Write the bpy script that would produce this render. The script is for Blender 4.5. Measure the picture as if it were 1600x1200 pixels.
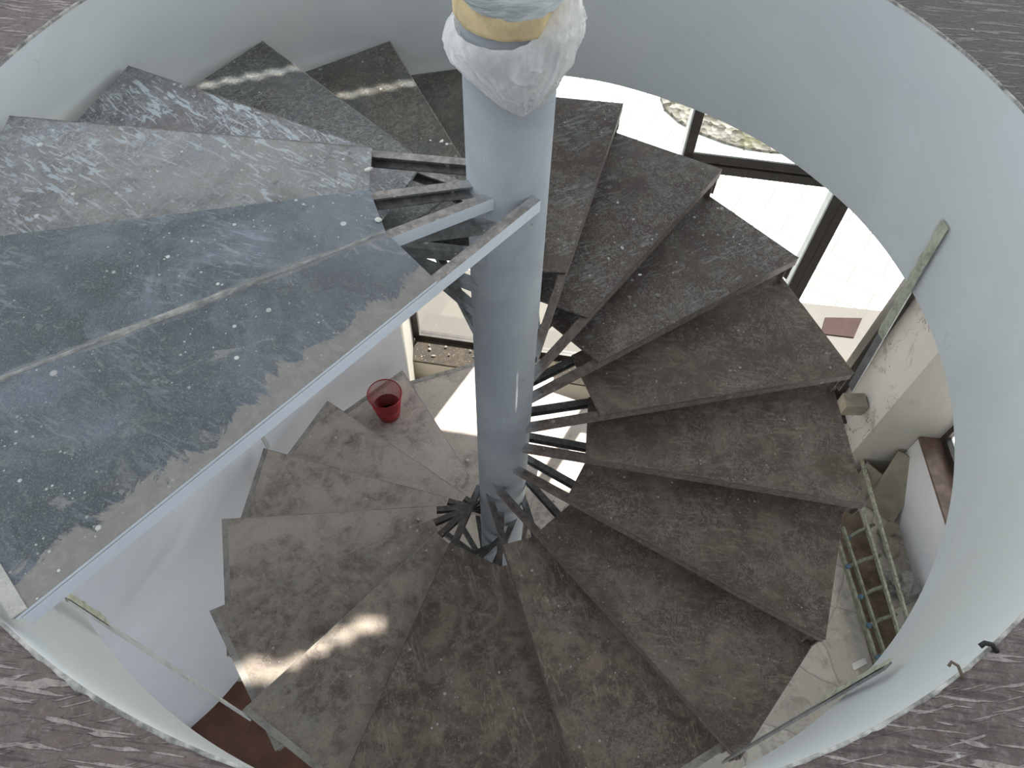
import bpy, bmesh, math, random
from mathutils import Vector, Matrix, noise

for o in list(bpy.data.objects):
    bpy.data.objects.remove(o)
SC = bpy.context.scene
COL = SC.collection
R_ = math.radians

# ------------------------------------------------------------------ camera
cam_d = bpy.data.cameras.new('camera')
cam = bpy.data.objects.new('camera', cam_d)
COL.objects.link(cam)
cam_d.sensor_width = 36.0
cam_d.lens = 1185.35 / 1600 * 36.0
cam_d.clip_start = 0.02
cam_d.clip_end = 200
_r = Vector((0.99978998, 0.00956197, 0.0181263))
_u = Vector((-0.01782642, 0.84210109, 0.53902503))
_f = Vector((0.01011004, 0.53923495, -0.84209468))
cam.matrix_world = Matrix(((_r.x, _u.x, -_f.x, 0.0), (_r.y, _u.y, -_f.y, -1.80723),
                           (_r.z, _u.z, -_f.z, 1.38341), (0, 0, 0, 1)))
SC.camera = cam

# ------------------------------------------------------------------ world, sun, exposure
W = bpy.data.worlds.new('sky')
SC.world = W
W.use_nodes = True
wn = W.node_tree
wn.nodes.clear()
wo = wn.nodes.new('ShaderNodeOutputWorld')
wb_ = wn.nodes.new('ShaderNodeBackground')
wtc = wn.nodes.new('ShaderNodeTexCoord')
def wlobe(direction, power, gain):
    """brightness lobe of the sky towards a direction"""
    d = wn.nodes.new('ShaderNodeVectorMath')
    d.operation = 'DOT_PRODUCT'
    wn.links.new(wtc.outputs['Generated'], d.inputs[0])
    d.inputs[1].default_value = Vector(direction).normalized()
    a = wn.nodes.new('ShaderNodeMath'); a.operation = 'MAXIMUM'
    wn.links.new(d.outputs['Value'], a.inputs[0]); a.inputs[1].default_value = 0
    b = wn.nodes.new('ShaderNodeMath'); b.operation = 'POWER'
    wn.links.new(a.outputs[0], b.inputs[0]); b.inputs[1].default_value = power
    c = wn.nodes.new('ShaderNodeMath'); c.operation = 'MULTIPLY'
    wn.links.new(b.outputs[0], c.inputs[0]); c.inputs[1].default_value = gain
    return c.outputs[0]
def wadd(a, b):
    m = wn.nodes.new('ShaderNodeMath'); m.operation = 'ADD'
    for i_, v_ in enumerate((a, b)):
        if isinstance(v_, float):
            m.inputs[i_].default_value = v_
        else:
            wn.links.new(v_, m.inputs[i_])
    return m.outputs[0]
SKY_BASE, SKY_SUNSIDE, SKY_LEFT = 0.50, 1.95, 1.0
wn.links.new(wadd(wadd(SKY_BASE, wlobe((.80, .60, -.1), 1.6, SKY_SUNSIDE)), wlobe((-.95, .25, .2), 1.6, SKY_LEFT)), wb_.inputs['Strength'])
wb_.inputs['Color'].default_value = (.90, 1.0, 1.07, 1)
wn.links.new(wb_.outputs[0], wo.inputs[0])

SUN_EL, SUN_AZ = R_(58), R_(60)
SUN_DIR = Vector((math.cos(SUN_EL) * math.cos(SUN_AZ), math.cos(SUN_EL) * math.sin(SUN_AZ), math.sin(SUN_EL)))
sd = bpy.data.lights.new('sun', 'SUN')
sd.energy = 10.5
sd.angle = R_(0.6)
sd.color = (1.0, 0.96, 0.88)
sun = bpy.data.objects.new('sun', sd)
COL.objects.link(sun)
sun.rotation_euler = SUN_DIR.to_track_quat('Z', 'Y').to_euler()
sun.location = (4, 8, 10)

LAMP = Vector((5.47, 1.50, 7.03))          # added spot standing in for reflected sunlight, makes the band on the treads
ld = bpy.data.lights.new('added_band_spot', 'SPOT')
ld.energy = 13500
ld.spot_size = R_(11)
ld.spot_blend = .3
ld.shadow_soft_size = .03
ld.color = (1.0, .97, .88)
lo_ = bpy.data.objects.new('added_band_spot', ld)
COL.objects.link(lo_)
lo_.location = LAMP
lo_.rotation_euler = (LAMP - Vector((-1.03, -.84, -2.8))).to_track_quat('Z', 'Y').to_euler()

SC.view_settings.view_transform = 'Standard'
SC.view_settings.look = 'None'
SC.view_settings.gamma = 1
SC.view_settings.use_curve_mapping = False
SC.view_settings.exposure = 0.37
SC.cycles.use_denoising = True
SC.cycles.max_bounces = 8
SC.cycles.diffuse_bounces = 5
SC.cycles.caustics_reflective = False
SC.cycles.caustics_refractive = False
SC.cycles.sample_clamp_indirect = 6

random.seed(7)

# ------------------------------------------------------------------ node helpers
class NT:
    def __init__(s, name):
        s.m = bpy.data.materials.new(name)
        s.m.use_nodes = True
        s.t = s.m.node_tree
        s.t.nodes.clear()
        s.out = s.t.nodes.new('ShaderNodeOutputMaterial')
        s.bs = s.t.nodes.new('ShaderNodeBsdfPrincipled')
        s.t.links.new(s.bs.outputs[0], s.out.inputs[0])
        s.geo = s.t.nodes.new('ShaderNodeNewGeometry')
        s.P = s.geo.outputs['Position']
    def link(s, a, b):
        s.t.links.new(a, b)
    def put(s, sock, v):
        if isinstance(v, (int, float)):
            sock.default_value = v
        elif isinstance(v, (tuple, list)):
            sock.default_value = tuple(v) + ((1,) if len(v) == 3 and len(sock.default_value) == 4 else ())
        else:
            s.link(v, sock)
    def vec(s, scale=(1, 1, 1), rot=(0, 0, 0), loc=(0, 0, 0), src=None):
        if any(rot):                       # turn first, stretch afterwards
            m = s.t.nodes.new('ShaderNodeMapping')
            m.inputs['Rotation'].default_value = rot
            s.link(src or s.P, m.inputs[0])
            src = m.outputs[0]
        n = s.t.nodes.new('ShaderNodeMapping')
        n.inputs['Scale'].default_value = scale
        n.inputs['Location'].default_value = loc
        s.link(src or s.P, n.inputs[0])
        return n.outputs[0]
    def noise(s, scale, det=5, rough=.6, dist=0, v=None, col=False):
        n = s.t.nodes.new('ShaderNodeTexNoise')
        n.inputs['Scale'].default_value = scale
        n.inputs['Detail'].default_value = det
        n.inputs['Roughness'].default_value = rough
        n.inputs['Distortion'].default_value = dist
        s.link(v or s.P, n.inputs['Vector'])
        return n.outputs['Color' if col else 'Fac']
    def voro(s, scale, v=None, feat='F1', rnd=1.0):
        n = s.t.nodes.new('ShaderNodeTexVoronoi')
        n.feature = feat
        n.inputs['Scale'].default_value = scale
        n.inputs['Randomness'].default_value = rnd
        s.link(v or s.P, n.inputs['Vector'])
        return n
    def math(s, op, a, b=0.0, c=0.0, clamp=False):
        n = s.t.nodes.new('ShaderNodeMath')
        n.operation = op
        n.use_clamp = clamp
        s.put(n.inputs[0], a)
        s.put(n.inputs[1], b)
        s.put(n.inputs[2], c)
        return n.outputs[0]
    def rng(s, x, a, b, c=0.0, d=1.0):
        n = s.t.nodes.new('ShaderNodeMapRange')
        n.clamp = True
        n.interpolation_type = 'SMOOTHSTEP'
        s.put(n.inputs['Value'], x)
        n.inputs['From Min'].default_value = a
        n.inputs['From Max'].default_value = b
        n.inputs['To Min'].default_value = c
        n.inputs['To Max'].default_value = d
        return n.outputs[0]
    def mix(s, f, a, b):
        n = s.t.nodes.new('ShaderNodeMix')
        n.data_type = 'RGBA'
        s.put(n.inputs[0], f)
        s.put(n.inputs[6], a)
        s.put(n.inputs[7], b)
        return n.outputs[2]
    def bump(s, h, strength=.3, dist=.01):
        n = s.t.nodes.new('ShaderNodeBump')
        n.inputs['Strength'].default_value = strength
        n.inputs['Distance'].default_value = dist
        s.link(h, n.inputs['Height'])
        s.link(n.outputs[0], s.bs.inputs['Normal'])
    def fin(s, col, rough, spec=.5, metal=0.0):
        s.put(s.bs.inputs['Base Color'], col)
        s.put(s.bs.inputs['Roughness'], rough)
        s.bs.inputs['Specular IOR Level'].default_value = spec
        s.bs.inputs['Metallic'].default_value = metal
        return s.m
    def ridge(s, n_out, w):
        a = s.math('ABSOLUTE', s.math('SUBTRACT', n_out, 0.5))
        return s.rng(a, 0.0, w, 1.0, 0.0)
    def spots(s, scale, size=.28, power=3.0, v=None):
        vr = s.voro(scale, v)
        sx = s.t.nodes.new('ShaderNodeSeparateColor')
        s.link(vr.outputs['Color'], sx.inputs[0])
        rad = s.math('MULTIPLY', s.math('POWER', sx.outputs[0], power), size)
        d = s.math('SUBTRACT', rad, vr.outputs['Distance'])
        return s.rng(d, 0.0, 0.03)

def simple(name, col, rough=.6, spec=.4, metal=0.0, var=.12, vs=6.0, bump=0.0, bs=60):
    n = NT(name)
    a = n.noise(vs, 5)
    lo = tuple(c * (1 - var) for c in col)
    hi = tuple(min(1, c * (1 + var)) for c in col)
    c = n.mix(n.rng(a, .3, .7), lo, hi)
    if bump:
        n.bump(n.noise(bs, 4), bump, .004)
    return n.fin(c, rough, spec, metal)

def tread_mat(name, base, dust, amt=.5, blue=None, blue_amt=0.0, worm=0.0, streak=0.0, ang=0.0,
              spot=.6, rough=.45, smear=0.0, off=0.0, wcol=(.30, .33, .35), purple=None, edge=None, gain=1.0, grain=.0, polegrad=None):
    """worn dark paint under dust, plaster drops and trowel marks"""
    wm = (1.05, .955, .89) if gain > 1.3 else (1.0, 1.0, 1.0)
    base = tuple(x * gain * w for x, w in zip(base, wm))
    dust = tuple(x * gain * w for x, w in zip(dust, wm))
    n = NT(name)
    P = n.vec(loc=(off, off * 1.7, 0))
    big = n.noise(2.8, 8, .68, .7, P)
    mid = n.noise(12, 8, .72, .5, P)
    mid2 = n.noise(27, 6, .7, .8, n.vec(loc=(off, 3, 1)))
    fine = n.noise(130, 4, .75, 0, P)
    c = n.mix(n.rng(big, .35, .65), tuple(x * .72 for x in base), tuple(x * 1.25 for x in base))
    if purple:
        c = n.mix(n.rng(n.noise(3.1, 6, .65, 1.0, n.vec(loc=(5 + off, 1, 0))), .48, .62, 0, .8), c, purple)
    if blue:
        c = n.mix(n.rng(n.noise(3.4, 8, .72, .8, n.vec(loc=(off + 9, 3, 0))), .55 - blue_amt * .25, .72 - blue_amt * .2, 0, 1), c, blue)
    lo = .62 - amt * .3
    c = n.mix(n.rng(mid, lo, lo + .2, 0, .7), c, dust)
    c = n.mix(n.rng(big, .66 - amt * .28, .80 - amt * .22, 0, .7), c, tuple(x * 1.08 for x in dust))
    c = n.mix(n.rng(mid2, .56, .68, 0, .55), c, tuple(x * 1.2 for x in dust))
    c = n.mix(n.rng(mid2, .42, .30, 0, .6), c, tuple(x * .6 for x in base))
    c = n.mix(n.rng(fine, .55, .70, 0, .45), c, tuple(min(1, x * 1.7 + .02) for x in dust))
    c = n.mix(n.rng(fine, .43, .28, 0, .5), c, tuple(x * .45 for x in base))
    if grain:
        g = n.noise(260, 3, .8)
        c = n.mix(n.rng(g, .54, .70, 0, .6 * grain), c, (.26, .27, .275))
        c = n.mix(n.rng(g, .45, .30, 0, .7 * grain), c, (.012, .016, .018))
    if polegrad:
        ln = n.t.nodes.new('ShaderNodeVectorMath')
        ln.operation = 'LENGTH'
        n.link(n.P, ln.inputs[0])
        pg = n.math('ADD', ln.outputs['Value'], n.math('MULTIPLY', n.math('SUBTRACT', mid, .5), 1.2))
        c = n.mix(n.rng(pg, 1.15, .35, 0, .55), c, polegrad)
    if worm:
        wn_ = n.noise(34, 3.5, .6, 1.4, n.vec((1, .6, 1), (0, 0, ang), (off, 0, 0)))
        rd = n.ridge(wn_, .05)
        mk = n.rng(n.noise(3.4, 6, .65, 0, n.vec(loc=(2 + off, 7, 0))), .56 - .2 * worm, .66 - .15 * worm)
        c = n.mix(n.math('MULTIPLY', rd, n.math('MULTIPLY', mk, .75)), c, wcol)
    if streak:
        sv = n.vec((11, 46, 3), (0, 0, ang), (off, 0, 0))
        st = n.noise(1.0, 4, .6, 1.2, sv)
        mk = n.rng(n.noise(2.6, 6, .65, 0, n.vec(loc=(off + 3, 2, 0))), .44, .58)
        scol = (.40, .44, .48) if blue else tuple(min(1, x * 2.0) for x in dust)
        c = n.mix(n.math('MULTIPLY', n.rng(st, .54, .60), n.math('MULTIPLY', mk, streak)), c, scol)
    if smear:
        sm = n.noise(4.2, 9, .72, 1.2, n.vec(loc=(off + 1, 8, 0)))
        c = n.mix(n.rng(sm, .60, .66, 0, smear), c, (.32, .305, .28))
    if edge:
        # plaster residue along one edge of the slab: (azimuth, offset, width, colour)
        for az, of, wd, colr, am in edge:
            dt = n.t.nodes.new('ShaderNodeVectorMath')
            dt.operation = 'DOT_PRODUCT'
            n.link(n.P, dt.inputs[0])
            dt.inputs[1].default_value = (-math.sin(R_(az)), math.cos(R_(az)), 0)
            dd = n.math('ABSOLUTE', n.math('SUBTRACT', dt.outputs['Value'], of))
            dd = n.math('ADD', dd, n.math('MULTIPLY', n.math('SUBTRACT', n.noise(5, 7, .7, .8, n.vec(loc=(off, 0, 2))), .5), wd * 4.5))
            cc = n.mix(n.rng(mid2, .35, .65), tuple(x * .8 for x in colr), colr)
            c = n.mix(n.rng(dd, wd * .8, wd, am, 0), c, cc)
    clus = n.rng(n.noise(3.0, 3, .6, 0, n.vec(loc=(off * 2, 5, 0))), .42, .60, .12, 1)
    spot = n.math('MULTIPLY', clus, spot)
    c = n.mix(n.math('MULTIPLY', n.spots(4.5, .10, 6, P), spot), c, (.40, .385, .36))
    c = n.mix(n.math('MULTIPLY', n.spots(13, .17, 8, P), spot), c, (.58, .57, .55))
    c = n.mix(n.math('MULTIPLY', n.spots(38, .30, 9, P), spot), c, (.56, .55, .53))
    c = n.mix(n.math('MULTIPLY', n.spots(90, .36, 7, P), n.math('MULTIPLY', spot, .8)), c, (.50, .49, .47))
    n.bump(n.math('ADD', mid, n.math('MULTIPLY', fine, .6)), .4, .004)
    return n.fin(c, n.rng(mid, .3, .7, rough - .08, rough + .16), .5)

BROWN = (.072, .058, .052)
BDUST = (.150, .130, .115)
GDUST = (.235, .220, .205)
M = {}
M['slate'] = tread_mat('slate_dusty_paint', (.045, .055, .062), (.135, .135, .13), .32, (.095, .11, .135), .35, worm=0, streak=.12, ang=.5,
                       spot=.9, rough=.38, smear=.4, off=3.1, grain=1.0, polegrad=(.15, .16, .185),
                       edge=[(228.86, .157, .085, (.25, .225, .20), .8), (209.93, .069, .016, (.22, .21, .195), .5)])
M['slate2'] = tread_mat('slate_scuffed_paint', (.045, .057, .064), (.125, .13, .13), .28, (.10, .12, .145), .35, worm=0, streak=.25, ang=.25,
                        spot=.9, rough=.36, smear=.22, off=7.7, grain=1.0, polegrad=(.17, .19, .22), edge=[(209.93, .069, .014, (.22, .215, .20), .5)])
M['tr2'] = tread_mat('tread_dust_streaked', (.125, .115, .112), (.235, .222, .212), .75, (.17, .18, .20), .30, worm=.35, streak=.6, ang=.55,
                     spot=.7, rough=.45, smear=.5, off=1.3, gain=0.92)
M['tr3'] = tread_mat('tread_blue_streaked', (.120, .105, .108), (.21, .20, .195), .6, (.17, .19, .215), .3, worm=.5, streak=.9, ang=.75,
                     spot=.7, rough=.42, smear=.3, off=4.9, gain=0.95)
M['tr4'] = tread_mat('tread_scribbled', (.058, .056, .050), (.15, .14, .125), .35, (.075, .085, .088), .5, worm=1.0, ang=.9,
                     spot=.5, rough=.42, off=2.2, wcol=(.23, .235, .225), gain=1.2)
M['tr5'] = tread_mat('tread_scribbled_olive', (.060, .055, .046), (.145, .132, .112), .35, (.07, .076, .074), .4, worm=.9, ang=.4,
                     spot=.5, rough=.42, off=6.2, wcol=(.20, .19, .17), gain=1.15)
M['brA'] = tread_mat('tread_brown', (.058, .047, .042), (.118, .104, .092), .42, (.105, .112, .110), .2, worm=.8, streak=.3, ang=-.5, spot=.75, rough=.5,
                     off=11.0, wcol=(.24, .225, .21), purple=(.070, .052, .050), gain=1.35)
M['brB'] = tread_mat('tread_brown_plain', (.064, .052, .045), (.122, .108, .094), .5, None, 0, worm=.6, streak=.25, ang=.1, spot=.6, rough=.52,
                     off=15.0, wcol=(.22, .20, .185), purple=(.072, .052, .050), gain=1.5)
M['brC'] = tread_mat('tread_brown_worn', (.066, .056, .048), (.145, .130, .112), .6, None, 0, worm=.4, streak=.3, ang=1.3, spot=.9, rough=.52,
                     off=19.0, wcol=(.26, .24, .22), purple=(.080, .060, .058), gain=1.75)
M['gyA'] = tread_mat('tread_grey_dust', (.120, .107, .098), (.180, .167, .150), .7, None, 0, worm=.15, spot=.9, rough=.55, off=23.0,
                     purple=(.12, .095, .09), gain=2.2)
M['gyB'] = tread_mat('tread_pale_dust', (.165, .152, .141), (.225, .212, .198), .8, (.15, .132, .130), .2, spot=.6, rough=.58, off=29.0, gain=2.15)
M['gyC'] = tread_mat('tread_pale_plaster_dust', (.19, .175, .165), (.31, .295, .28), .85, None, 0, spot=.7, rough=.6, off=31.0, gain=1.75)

def paint(name, col, near=None, rough=.5):
    n = NT(name)
    a = n.noise(3, 5, .6, .5)
    b = n.noise(22, 5, .65)
    c = n.mix(n.rng(a, .3, .7), tuple(x * .93 for x in col), tuple(min(1, x * 1.05) for x in col))
    c = n.mix(n.rng(b, .62, .78, 0, .3), c, tuple(x * .7 for x in col))
    n.bump(b, .08, .002)
    return n.fin(c, rough, .4)

def pole_mat():
    n = NT('pole_grey_paint')
    a = n.noise(2.2, 5, .6, .5)
    c = n.mix(n.rng(a, .35, .65), (.28, .295, .315), (.35, .365, .385))
    sc = n.noise(7, 6, .7, 1.2, n.vec((1, 1, .55)))
    c = n.mix(n.rng(sc, .58, .72, 0, .45), c, (.34, .345, .35))
    c = n.mix(n.rng(n.noise(38, 4, .7, .6, n.vec((1.5, 1.5, .35))), .63, .76, 0, .35), c, (.62, .64, .66))
    c = n.mix(n.spots(26, .15, 7), c, (.22, .2, .18))
    n.bump(sc, .06, .003)
    return n.fin(c, .62, .25)

def arm_mat(name, col, top):
    """beam paint; close to the pole the beams were sprayed over with the pole's own paint"""
    n = NT(name)
    vm = n.t.nodes.new('ShaderNodeVectorMath')
    vm.operation = 'MULTIPLY'
    n.link(n.P, vm.inputs[0])
    vm.inputs[1].default_value = (1, 1, 0)
    ln = n.t.nodes.new('ShaderNodeVectorMath')
    ln.operation = 'LENGTH'
    n.link(vm.outputs[0], ln.inputs[0])
    d = n.math('ADD', ln.outputs['Value'], n.math('MULTIPLY', n.noise(14, 3), .09))
    b = n.noise(35, 5, .65)
    c = n.mix(n.rng(b, .35, .68), tuple(x * .72 for x in col), tuple(x * 1.35 for x in col))
    c = n.mix(n.math('MULTIPLY', n.spots(30, .3, 5), .8), c, (.36, .34, .32))
    c = n.mix(n.rng(d, .175, .22, .85, 0), c, (.30, .315, .33))
    n.bump(b, .3, .003)
    return n.fin(c, .6, .35)

M['pole'] = pole_mat()
M['arm_top'] = arm_mat('beam_top_dust', (.135, .115, .105), True)
M['arm_side'] = arm_mat('beam_side_brown', (.165, .130, .115), False)
M['arm_grey'] = arm_mat('beam_grey_primer', (.105, .105, .105), False)
M['arm_white'] = paint('beam_fresh_grey_paint', (.46, .49, .545))
M['arm_top_pale'] = arm_mat('beam_top_dust_pale', (.24, .215, .20), True)

def wall_mat(name, col, patch=0.0, crack=False, stain=0.0):
    n = NT(name)
    a = n.noise(.9, 5, .6, .4)
    b = n.noise(9, 6, .6)
    c = n.mix(n.rng(a, .35, .65), tuple(x * .95 for x in col), tuple(min(1, x * 1.04) for x in col))
    if patch:
        p = n.noise(1.7, 2, .4, .5, n.vec((1, 1, 1.3)))
        c = n.mix(n.rng(p, .50, .53, 0, patch), c, (col[0] * 1.0, col[1] * .985, col[2] * .94))
    c = n.mix(n.rng(b, .66, .78, 0, .18), c, tuple(x * .62 for x in col))
    sc = n.ridge(n.noise(2.4, 4, .55, .7, n.vec((1.4, 1.4, .5))), .0035)
    mk = n.rng(n.noise(1.5, 2, .5, 0, n.vec(loc=(4, 4, 4))), .56, .62)
    c = n.mix(n.math('MULTIPLY', n.math('MULTIPLY', sc, mk), .14), c, tuple(x * .4 for x in col))
    if crack:
        ck = n.ridge(n.noise(1.1, 5, .6, .4, n.vec(loc=(1.7, 0.3, 2))), .004)
        c = n.mix(n.math('MULTIPLY', ck, .85), c, (.08, .07, .06))
    if stain:
        c = n.mix(n.rng(n.noise(3.5, 6, .7, .6), .55, .7, 0, stain), c, (.16, .14, .12))
    n.bump(b, .05, .004)
    return n.fin(c, .55, .35)

M['wall'] = wall_mat('white_drum_paint', (.59, .61, .615), patch=.5)
M['wall_low'] = wall_mat('lavender_white_paint', (.74, .755, .80))
M['plaster'] = wall_mat('cracked_old_plaster', (.52, .49, .46), crack=True, stain=.55)
M['beige'] = wall_mat('beige_wall_paint', (.46, .43, .38), stain=.35)
M['white_low'] = wall_mat('white_low_wall', (.74, .74, .77))
M['ceil'] = simple('ceiling_white', (.6, .6, .6), .8)

def upper_floor_mat():
    n = NT('purple_brown_screed')
    big = n.noise(3.2, 8, .7, .5)
    mid = n.noise(17, 6, .7, .6)
    fine = n.noise(75, 6, .75)
    c = n.mix(n.rng(big, .32, .68), (.085, .054, .048), (.175, .130, .118))
    c = n.mix(n.rng(mid, .52, .7, 0, .6), c, (.24, .205, .195))
    c = n.mix(n.rng(fine, .5, .72, 0, .6), c, (.31, .275, .265))
    c = n.mix(n.rng(fine, .44, .28, 0, .75), c, (.022, .016, .016))
    # the unlit far right corner is painted into the floor as darker brown
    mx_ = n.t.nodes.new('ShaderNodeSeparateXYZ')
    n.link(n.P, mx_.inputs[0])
    corner_shade = n.math('ADD', n.math('ADD', mx_.outputs[0], mx_.outputs[1]), n.math('MULTIPLY', mid, .5))
    c = n.mix(n.rng(corner_shade, .9, 1.4, 0, .85), c, (.030, .018, .011))
    R = n.noise(1.0, 2.5, .5, .35, n.vec((5.5, 74, 1), (0, 0, R_(7)), (.4, 0, 0)))
    R2 = n.noise(1.0, 2.5, .5, .35, n.vec((7, 95, 1), (0, 0, R_(-12)), (5.4, 2, 0)))
    mk = n.rng(n.noise(1.7, 3, .5, 0, n.vec(loc=(6, 1, 0))), .36, .46)
    rd = n.math('MAXIMUM', n.math('MULTIPLY', n.rng(R, .565, .61), mk), n.math('MULTIPLY', n.rng(R2, .60, .65), .8))
    sh = n.math('MULTIPLY', n.rng(R, .42, .36), mk)
    c = n.mix(n.math('MULTIPLY', rd, n.rng(fine, .3, .7, .25, .95)), c, (.44, .38, .35))
    c = n.mix(n.rng(corner_shade, 1.0, 1.4, 0, .55), c, (.045, .030, .020))  # same painted corner shade laid over the ridges
    c = n.mix(n.math('MULTIPLY', sh, .5), c, (.03, .02, .02))
    c = n.mix(n.spots(9, .12, 5), c, (.5, .48, .46))
    n.bump(n.math('ADD', n.math('MULTIPLY', rd, 1.2), n.math('ADD', n.math('MULTIPLY', mid, .6), n.math('MULTIPLY', fine, .6))), 1.0, .010)
    return n.fin(c, .55, .4)
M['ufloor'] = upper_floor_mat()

def flag_mat():
    n = NT('dusty_flagstones')
    P = n.vec(loc=(3.3, 1.2, 0))
    wv = n.t.nodes.new('ShaderNodeMix')
    wv.data_type = 'VECTOR'
    wv.inputs[0].default_value = .10
    n.link(P, wv.inputs[4])
    n.link(n.noise(3, 2, .5, 0, P, col=True), wv.inputs[5])
    vr = n.voro(2.3, wv.outputs[1], 'DISTANCE_TO_EDGE', .85)
    vc = n.voro(2.3, wv.outputs[1], 'F1', .85)
    sx = n.t.nodes.new('ShaderNodeSeparateColor')
    n.link(vc.outputs['Color'], sx.inputs[0])
    c = n.mix(sx.outputs[0], (.40, .365, .32), (.52, .48, .425))
    c = n.mix(n.rng(n.noise(5, 8, .72, .5), .48, .66, 0, .7), c, (.24, .21, .18))
    c = n.mix(n.rng(n.noise(19, 6, .7, .5), .54, .7, 0, .6), c, (.58, .54, .48))
    c = n.mix(n.rng(n.noise(40, 5, .7), .55, .72, 0, .4), c, (.52, .49, .45))
    c = n.mix(n.rng(vr.outputs['Distance'], .003, .016, .5, 0), c, (.19, .165, .14))
    n.bump(n.math('ADD', n.rng(vr.outputs['Distance'], 0, .03), n.math('MULTIPLY', n.noise(30, 5), .4)), .4, .01)
    return n.fin(c, .7, .3)
M['flag'] = flag_mat()
M['redfloor'] = simple('red_brown_floor', (.115, .045, .026), .35, .5, var=.3, vs=5)

def pave_mat():
    n = NT('white_paving')
    v = n.vec((1, 1, 1), (0, 0, R_(32)))
    b = n.t.nodes.new('ShaderNodeTexBrick')
    n.link(v, b.inputs['Vector'])
    b.inputs['Scale'].default_value = 1.0
    b.inputs['Brick Width'].default_value = .62
    b.inputs['Row Height'].default_value = .31
    b.inputs['Mortar Size'].default_value = .011
    b.inputs['Color1'].default_value = (.86, .87, .83, 1)
    b.inputs['Color2'].default_value = (.82, .84, .80, 1)
    b.inputs['Mortar'].default_value = (.19, .19, .175, 1)
    c = n.mix(n.rng(n.noise(1.3, 5), .6, .8, 0, .3), b.outputs[0], (.66, .67, .62))
    return n.fin(c, .8, .2)
M['pave'] = pave_mat()
M['edge_pale'] = tread_mat('frame_edge_dust', (.27, .252, .23), (.42, .395, .36), .8, spot=.5, rough=.6, off=51)
M['strip'] = wall_mat('beige_ground_strip', (.088, .080, .068))  # beige strip of ground, darker than the white paving
M['sill'] = tread_mat('sill_dirt_shade', (.035, .027, .020), (.085, .070, .052), .5, spot=.7, rough=.85, off=40)  # dirt, darkened further to paint in the sill's shade
M['sill_red'] = simple('brown_marble_sill', (.165, .105, .085), .35, .5, var=.35, vs=9)
M['frame'] = simple('dark_brown_window_frame', (.040, .033, .029), .4, .5, var=.25, vs=14)
M['frame_edge'] = simple('bare_metal_bead', (.40, .43, .44), .4, .5)
M['steel'] = simple('zinc_flat_bar', (.30, .30, .295), .45, .5, metal=.5, var=.2, vs=25)
M['steel_w'] = simple('painted_flat_bar', (.50, .50, .49), .5, .5, var=.15, vs=20)
M['foam_g'] = simple('greenish_sealant', (.40, .40, .31), .7, .3, var=.25, vs=30, bump=.5, bs=50)
M['mortar'] = simple('white_plaster', (.42, .41, .39), .8, .2, var=.3, vs=35, bump=.6, bs=90)
M['rim'] = simple('dusty_plaster_edge', (.33, .315, .29), .8, .2, var=.55, vs=28, bump=.6, bs=90)
M['mortar_d'] = simple('grey_mortar', (.27, .26, .245), .8, .2, var=.3, vs=35, bump=.6, bs=90)
M['chip'] = simple('plaster_chip', (.58, .57, .54), .85, .2, var=.15, vs=60)
M['chip_d'] = simple('plaster_chip_dusty', (.26, .24, .215), .85, .2, var=.25, vs=60)
M['foam_c'] = simple('cream_insulation_foam', (.60, .47, .27), .8, .2, var=.22, vs=16, bump=.5, bs=24)
M['maroon'] = simple('maroon_mat', (.055, .037, .034), .9, .1)
M['ladder'] = simple('olive_ladder_paint', (.20, .20, .15), .5, .4, var=.35, vs=22)
M['ladder_r'] = simple('ladder_rail_spattered', (.36, .36, .28), .5, .4, var=.4, vs=40)
M['ladder_b'] = simple('blue_paint_spot', (.05, .11, .16), .5)
M['card'] = simple('beige_slab', (.27, .235, .185), .7, .3, var=.2, vs=8)
M['board'] = simple('brown_dirty_board', (.14, .105, .075), .8, .2, var=.4, vs=7)
M['paper'] = simple('white_tile', (.62, .62, .60), .6)
M['black'] = simple('black_rubber', (.012, .011, .011), .5)
M['wire'] = simple('rusty_wire', (.12, .085, .06), .6)

def plastic_mat():
    n = NT('milky_plastic_film')
    n.bs.inputs['Base Color'].default_value = (.88, .86, .845, 1)
    n.bs.inputs['Roughness'].default_value = .14
    n.bs.inputs['Specular IOR Level'].default_value = .9
    tl = n.t.nodes.new('ShaderNodeBsdfTranslucent')
    tl.inputs[0].default_value = (.80, .77, .74, 1)
    tp = n.t.nodes.new('ShaderNodeBsdfTransparent')
    m1 = n.t.nodes.new('ShaderNodeMixShader')
    m1.inputs[0].default_value = .35
    n.link(n.bs.outputs[0], m1.inputs[1])
    n.link(tl.outputs[0], m1.inputs[2])
    m2 = n.t.nodes.new('ShaderNodeMixShader')
    n.put(m2.inputs[0], n.rng(n.noise(9, 3), .35, .65, .15, .45))
    n.link(m1.outputs[0], m2.inputs[1])
    n.link(tp.outputs[0], m2.inputs[2])
    n.link(m2.outputs[0], n.out.inputs[0])
    n.bump(n.noise(13, 3, .5, 1.4, n.vec((1, 1, 1.8))), .35, .012)
    return n.m
M['film'] = plastic_mat()
def film2():
    n = NT('grey_stretch_film')
    n.bump(n.noise(9, 4, .6, 1.5, n.vec((1, 1, 5))), .8, .01)
    c = n.mix(n.rng(n.noise(8, 4, .6, 1, n.vec((1, 1, 4))), .35, .65), (.38, .41, .42), (.60, .64, .65))
    return n.fin(c, .22, .6)
M['film2'] = film2()
def red_mat(name, col, rough):
    n = NT(name)
    n.bs.inputs['Subsurface Weight'].default_value = 0.0
    return n.fin(n.mix(n.rng(n.noise(12, 4), .3, .7), tuple(x * .85 for x in col), col), rough, .5)
M['red'] = red_mat('red_plastic', (.42, .022, .03), .32)
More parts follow.
